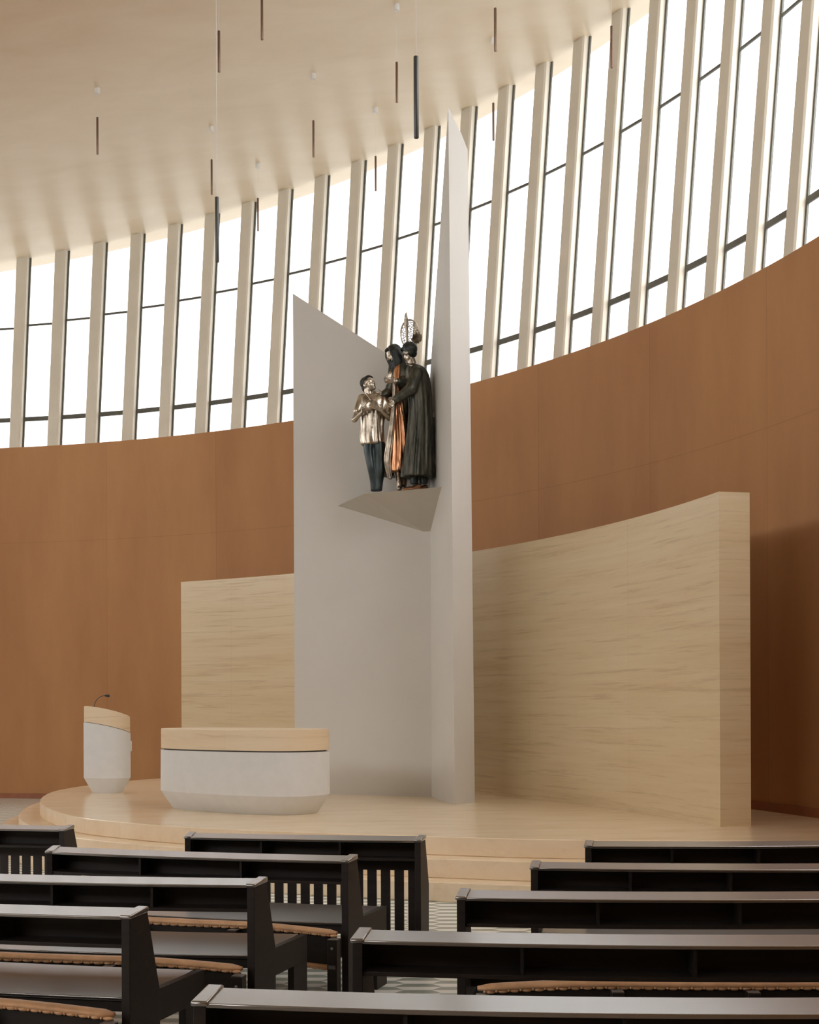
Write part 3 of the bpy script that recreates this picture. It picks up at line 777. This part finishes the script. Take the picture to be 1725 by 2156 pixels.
for k in range(-1, 10):       # beard
    q = k / 8 * 2 - 1; a = hq(.056 * q, .062 - .035 * abs(q), -.062); mb.tube([a, a + Vector((-.005 + .01 * q, 0, -.045)), a + Vector((.012 * math.sin(k * 2), 0, -.09))], [.021, .017, .006], 8)
mb.cap(hq(-.025, .083, -.045), .008, hq(.025, .083, -.045), .008)
for k in range(3): mb.tube([S(832 + k * 3, 768, 0), S(830 + k * 3, 778, -.02), S(832 + k * 2, 785, -.02), S(829 + k * 3, 789, -.02)], [.014, .012, .009, .004], 8)
union(mb, 'hair_and_beard', M['hairdark'], rob, .008, 1)
# openwork halo behind the head with blade and fan
hc = S(865, 703, .26)
halo = MB(); AX, AZ = 19.5 / PXM, 30 / PXM
def hp(u, w): return (hc.x + u * AX, hc.y, hc.z + w * AZ)
halo.tube([hp(math.cos(2 * PI * i / 48), math.sin(2 * PI * i / 48)) for i in range(48)], .010, 8, closed=True)
random.seed(3); spots = []
for _ in range(900):
    u, w = random.uniform(-1, 1), random.uniform(-1, 1)
    if u * u + w * w < .88 and all((u - a) ** 2 + ((w - b) * 1.5) ** 2 > .072 for a, b in spots): spots.append((u, w))
for i, (u, w) in enumerate(spots):
    p = hp(u, w); r = random.uniform(.011, .016)
    halo.tube([(p[0] + r * math.cos(q * PI / 6), p[1] + .004 * math.sin(q + i), p[2] + r * 1.15 * math.sin(q * PI / 6)) for q in range(12)], .0048, 6, closed=True)
for i, (u, w) in enumerate(spots):
    ds = sorted(((u - a) ** 2 + ((w - b) * 1.5) ** 2, a, b) for a, b in spots if (a, b) != (u, w))[:2]
    for _, a, b in ds: halo.tube([hp(u * .75 + a * .25, w * .75 + b * .25), hp(u * .25 + a * .75, w * .25 + b * .75)], .0042, 5)
ho = halo.build('openwork_halo', M['silver'], rob, smooth=True, world=True)
mb = MB(); ws = [(857.5, 657, .5), (857, 662, 2.6), (857, 668, 3.6), (857.5, 674, 5), (857.5, 684, 4.4), (858.5, 700, 2.8), (859, 730, 1.8)]
loftr = []
for x, y, w in ws:
    c = S(x, y, .2); hw = w / PXM; loftr.append([(c.x - hw, c.y, c.z), (c.x, c.y - .012, c.z), (c.x + hw, c.y, c.z), (c.x, c.y + .012, c.z)])
loft(loftr).build('blade_crest', M['silver'], ho, world=True)
mb = MB(); o0 = S(866, 722, .2)
for k in range(7):
    a = math.radians(2 + k * 10); d = Vector((math.cos(a), 0, math.sin(a))); nn = Vector((-d.z, 0, d.x)); ln = (.12, .15, .165, .175, .17, .15, .12)[k]
    a0 = o0 + d * .03; a1 = o0 + d * ln
    vs = [a0 - nn * .004, a0 + nn * .004, a1 + nn * .0125, a1 - nn * .0125 - d * .012]; f_ = Vector((0, -.03, 0))
    vs2 = vs + [v - Vector((0, .012, 0)) for v in vs]; vs2[2] = vs2[2] + f_; vs2[6] = vs2[6] + f_
    mb.add(vs2, [(0, 1, 2, 3), (7, 6, 5, 4), (0, 4, 5, 1), (1, 5, 6, 2), (2, 6, 7, 3), (3, 7, 4, 0)])
mb.build('pleated_fan', M['silver'], ho, world=True)

# --- man in a long coat, seen from behind
b2 = S(883, 1024, -.02)
coat = empty('statue', (b2.x, b2.y, zT), 0, 'dark green-black statue of a man in a long coat, rightmost on the ledge', 'statue', 'bronze statues on the ledge')
mb = MB(); hq, hr = head(mb, S(864, 745, -.1), (-.72, .62, -.30), (-.18, .1, .97), 1.0)
mb.cap(S(867, 755, -.1), .052, S(872, 772, -.1), .062)
mb.ell(S(881, 805, -.1), (.12, .10, .20)); mb.ell(S(886, 870, -.1), (.12, .11, .26))
mb.cap(S(880, 784, -.2), .065, S(866, 818, -.27), .055); mb.cap(S(866, 820, -.27), .052, S(836, 842, -.27), .033)
hand(mb, S(836, 842, -.27), (-.72, 0, -.68), (-.6, .1, .75), .088, .9)
for x, dv in ((872, -.10), (892, -.07)):
    mb.cap(S(x + 4, 930, dv), .07, S(x + 2, 975, dv), .048); mb.cap(S(x + 2, 975, dv), .046, S(x + 2, 1014, dv), .034)
union(mb, 'body', M['silver'], coat)
mb = MB(); rot = hr
mb.ell(hq(0, -.03, .045), (.086, .098, .088), rot=rot); mb.ell(hq(0, -.045, -.01), (.07, .055, .06), rot=rot); mb.ell(hq(0, .05, .085), (.065, .045, .032), rot=rot)
for i in range(40):
    a_ = i * 2.4; h_ = (i / 40) ** .6; x_ = .085 * h_ * math.cos(a_); y_ = -.02 + .09 * h_ * math.sin(a_); mb.ell(hq(x_, y_, .05 + .085 * math.sqrt(max(0, 1 - h_ * h_))), (.017, .017, .014), 8, 6, rot=rot)
union(mb, 'hair', M['hairdark'], coat, .008, 1)
mb = drape([(871, 768, 10, .075, -.1, .01), (876, 774, 19, .12, -.1, .02), (880, 790, 25, .15, -.1, .03), (884, 820, 26, .16, -.1, .05), (887, 860, 25, .155, -.1, .07), (887, 900, 27, .165, -.1, .09), (884, 950, 31, .18, -.1, .11), (882, 985, 33.5, .19, -.1, .12), (881, 1003, 34, .19, -.1, .13), (881, 1006, 33, .185, -.1, .13)], 13, .2)
mb.cap(S(880, 786, -.19), .088, S(868, 818, -.27), .076); mb.cap(S(868, 819, -.27), .075, S(838, 840, -.27), .052)
union(mb, 'long_coat', M['patina'], coat, .009, 1)
mb = MB(); mb.tube([S(862, 766, -.16), S(868, 770, -.21), S(876, 769, -.2), S(881, 765, -.12)], .012, 8)
mb.build('collar', M['silver'], coat, smooth=True, world=True)
mb = drape([(874, 1000, 9, .07, -.1, .03), (874, 1012, 8.5, .065, -.1, .03), (875, 1019, 8, .06, -.1, .02)], 5)
m2 = drape([(894, 1000, 10, .07, -.06, .03), (894, 1012, 9, .065, -.06, .03), (894, 1018, 8.5, .06, -.06, .02)], 5); mb.add(m2.v, m2.f)
mb.build('trousers', M['trouser'], coat, smooth=True, world=True)
def shoe(px, py, dv, L, d):
    mb = MB(); d = Vector(d).normalized(); p = S(px, py, dv); z0 = zT + .004; p.z = z0
    mb.cap(p + Vector((0, 0, .032)), .034, p + d * L * .55 + Vector((0, 0, .030)), .036); mb.cap(p + d * L * .5 + Vector((0, 0, .030)), .036, p + d * L * .86 + Vector((0, 0, .022)), .026)
    mb.cap(p + Vector((0, 0, .07)), .036, p + d * .05 + Vector((0, 0, .05)), .036)
    return union(mb, 'shoe', M['brown'], coat, .007, 2)
shoe(884, 1022, -.12, .22, (-1, -.12, 0)); shoe(898, 1022, -.04, .22, (-.9, -.2, 0))
for (x, y) in ((917, 876), (919, 974)):
    p = on_line(x, y, Fb, Nb); q = p + Vector((-.02, -.02, 0)); mb = MB(); mb.box(-.035, .03, -.05, .03, -.028, .028)
    o = mb.build('mounting_block', M['white2'], coat, bevel=.004, world=True); o.location = q

# ------------------------------------------------------------------ light: bright overcast sky, brighter behind the viewer
w = bpy.data.worlds.new('overcast_sky'); bpy.context.scene.world = w; w.use_nodes = True; nt = w.node_tree; bg = nt.nodes['Background']
tc = nt.nodes.new('ShaderNodeTexCoord'); dt = nt.nodes.new('ShaderNodeVectorMath'); dt.operation = 'DOT_PRODUCT'; dt.inputs[1].default_value = Vector((-.50, -.86, 0)).normalized()
nt.links.new(tc.outputs['Generated'], dt.inputs[0])
mr = nt.nodes.new('ShaderNodeMapRange'); mr.interpolation_type = 'SMOOTHSTEP'
mr.inputs['From Min'].default_value = -.72; mr.inputs['From Max'].default_value = .7; mr.inputs['To Min'].default_value = 1.08; mr.inputs['To Max'].default_value = 4.8
sx = nt.nodes.new('ShaderNodeSeparateXYZ'); nt.links.new(tc.outputs['Generated'], sx.inputs[0])
mz = nt.nodes.new('ShaderNodeMapRange'); mz.inputs['From Min'].default_value = -.25; mz.inputs['From Max'].default_value = .9; mz.inputs['To Min'].default_value = 1.03; mz.inputs['To Max'].default_value = 3.2
nt.links.new(sx.outputs[2], mz.inputs[0]); ml = nt.nodes.new('ShaderNodeMath'); ml.operation = 'MULTIPLY'
nt.links.new(dt.outputs['Value'], mr.inputs[0]); nt.links.new(mr.outputs[0], ml.inputs[0]); nt.links.new(mz.outputs[0], ml.inputs[1]); nt.links.new(ml.outputs[0], bg.inputs['Strength'])
bg.inputs[0].default_value = (.985, .985, .985, 1)

sc = bpy.context.scene
sc.view_settings.view_transform = 'Standard'; sc.view_settings.look = 'None'; sc.view_settings.exposure = 0; sc.view_settings.gamma = 1; sc.view_settings.use_curve_mapping = False
sc.cycles.max_bounces = 8; sc.cycles.diffuse_bounces = 6; sc.cycles.glossy_bounces = 4; sc.cycles.transparent_max_bounces = 8
sc.cycles.sample_clamp_indirect = 6; sc.cycles.caustics_reflective = False; sc.cycles.caustics_refractive = False
sc.cycles.use_denoising = True
sc.cycles.use_adaptive_sampling = True; sc.cycles.adaptive_threshold = .02
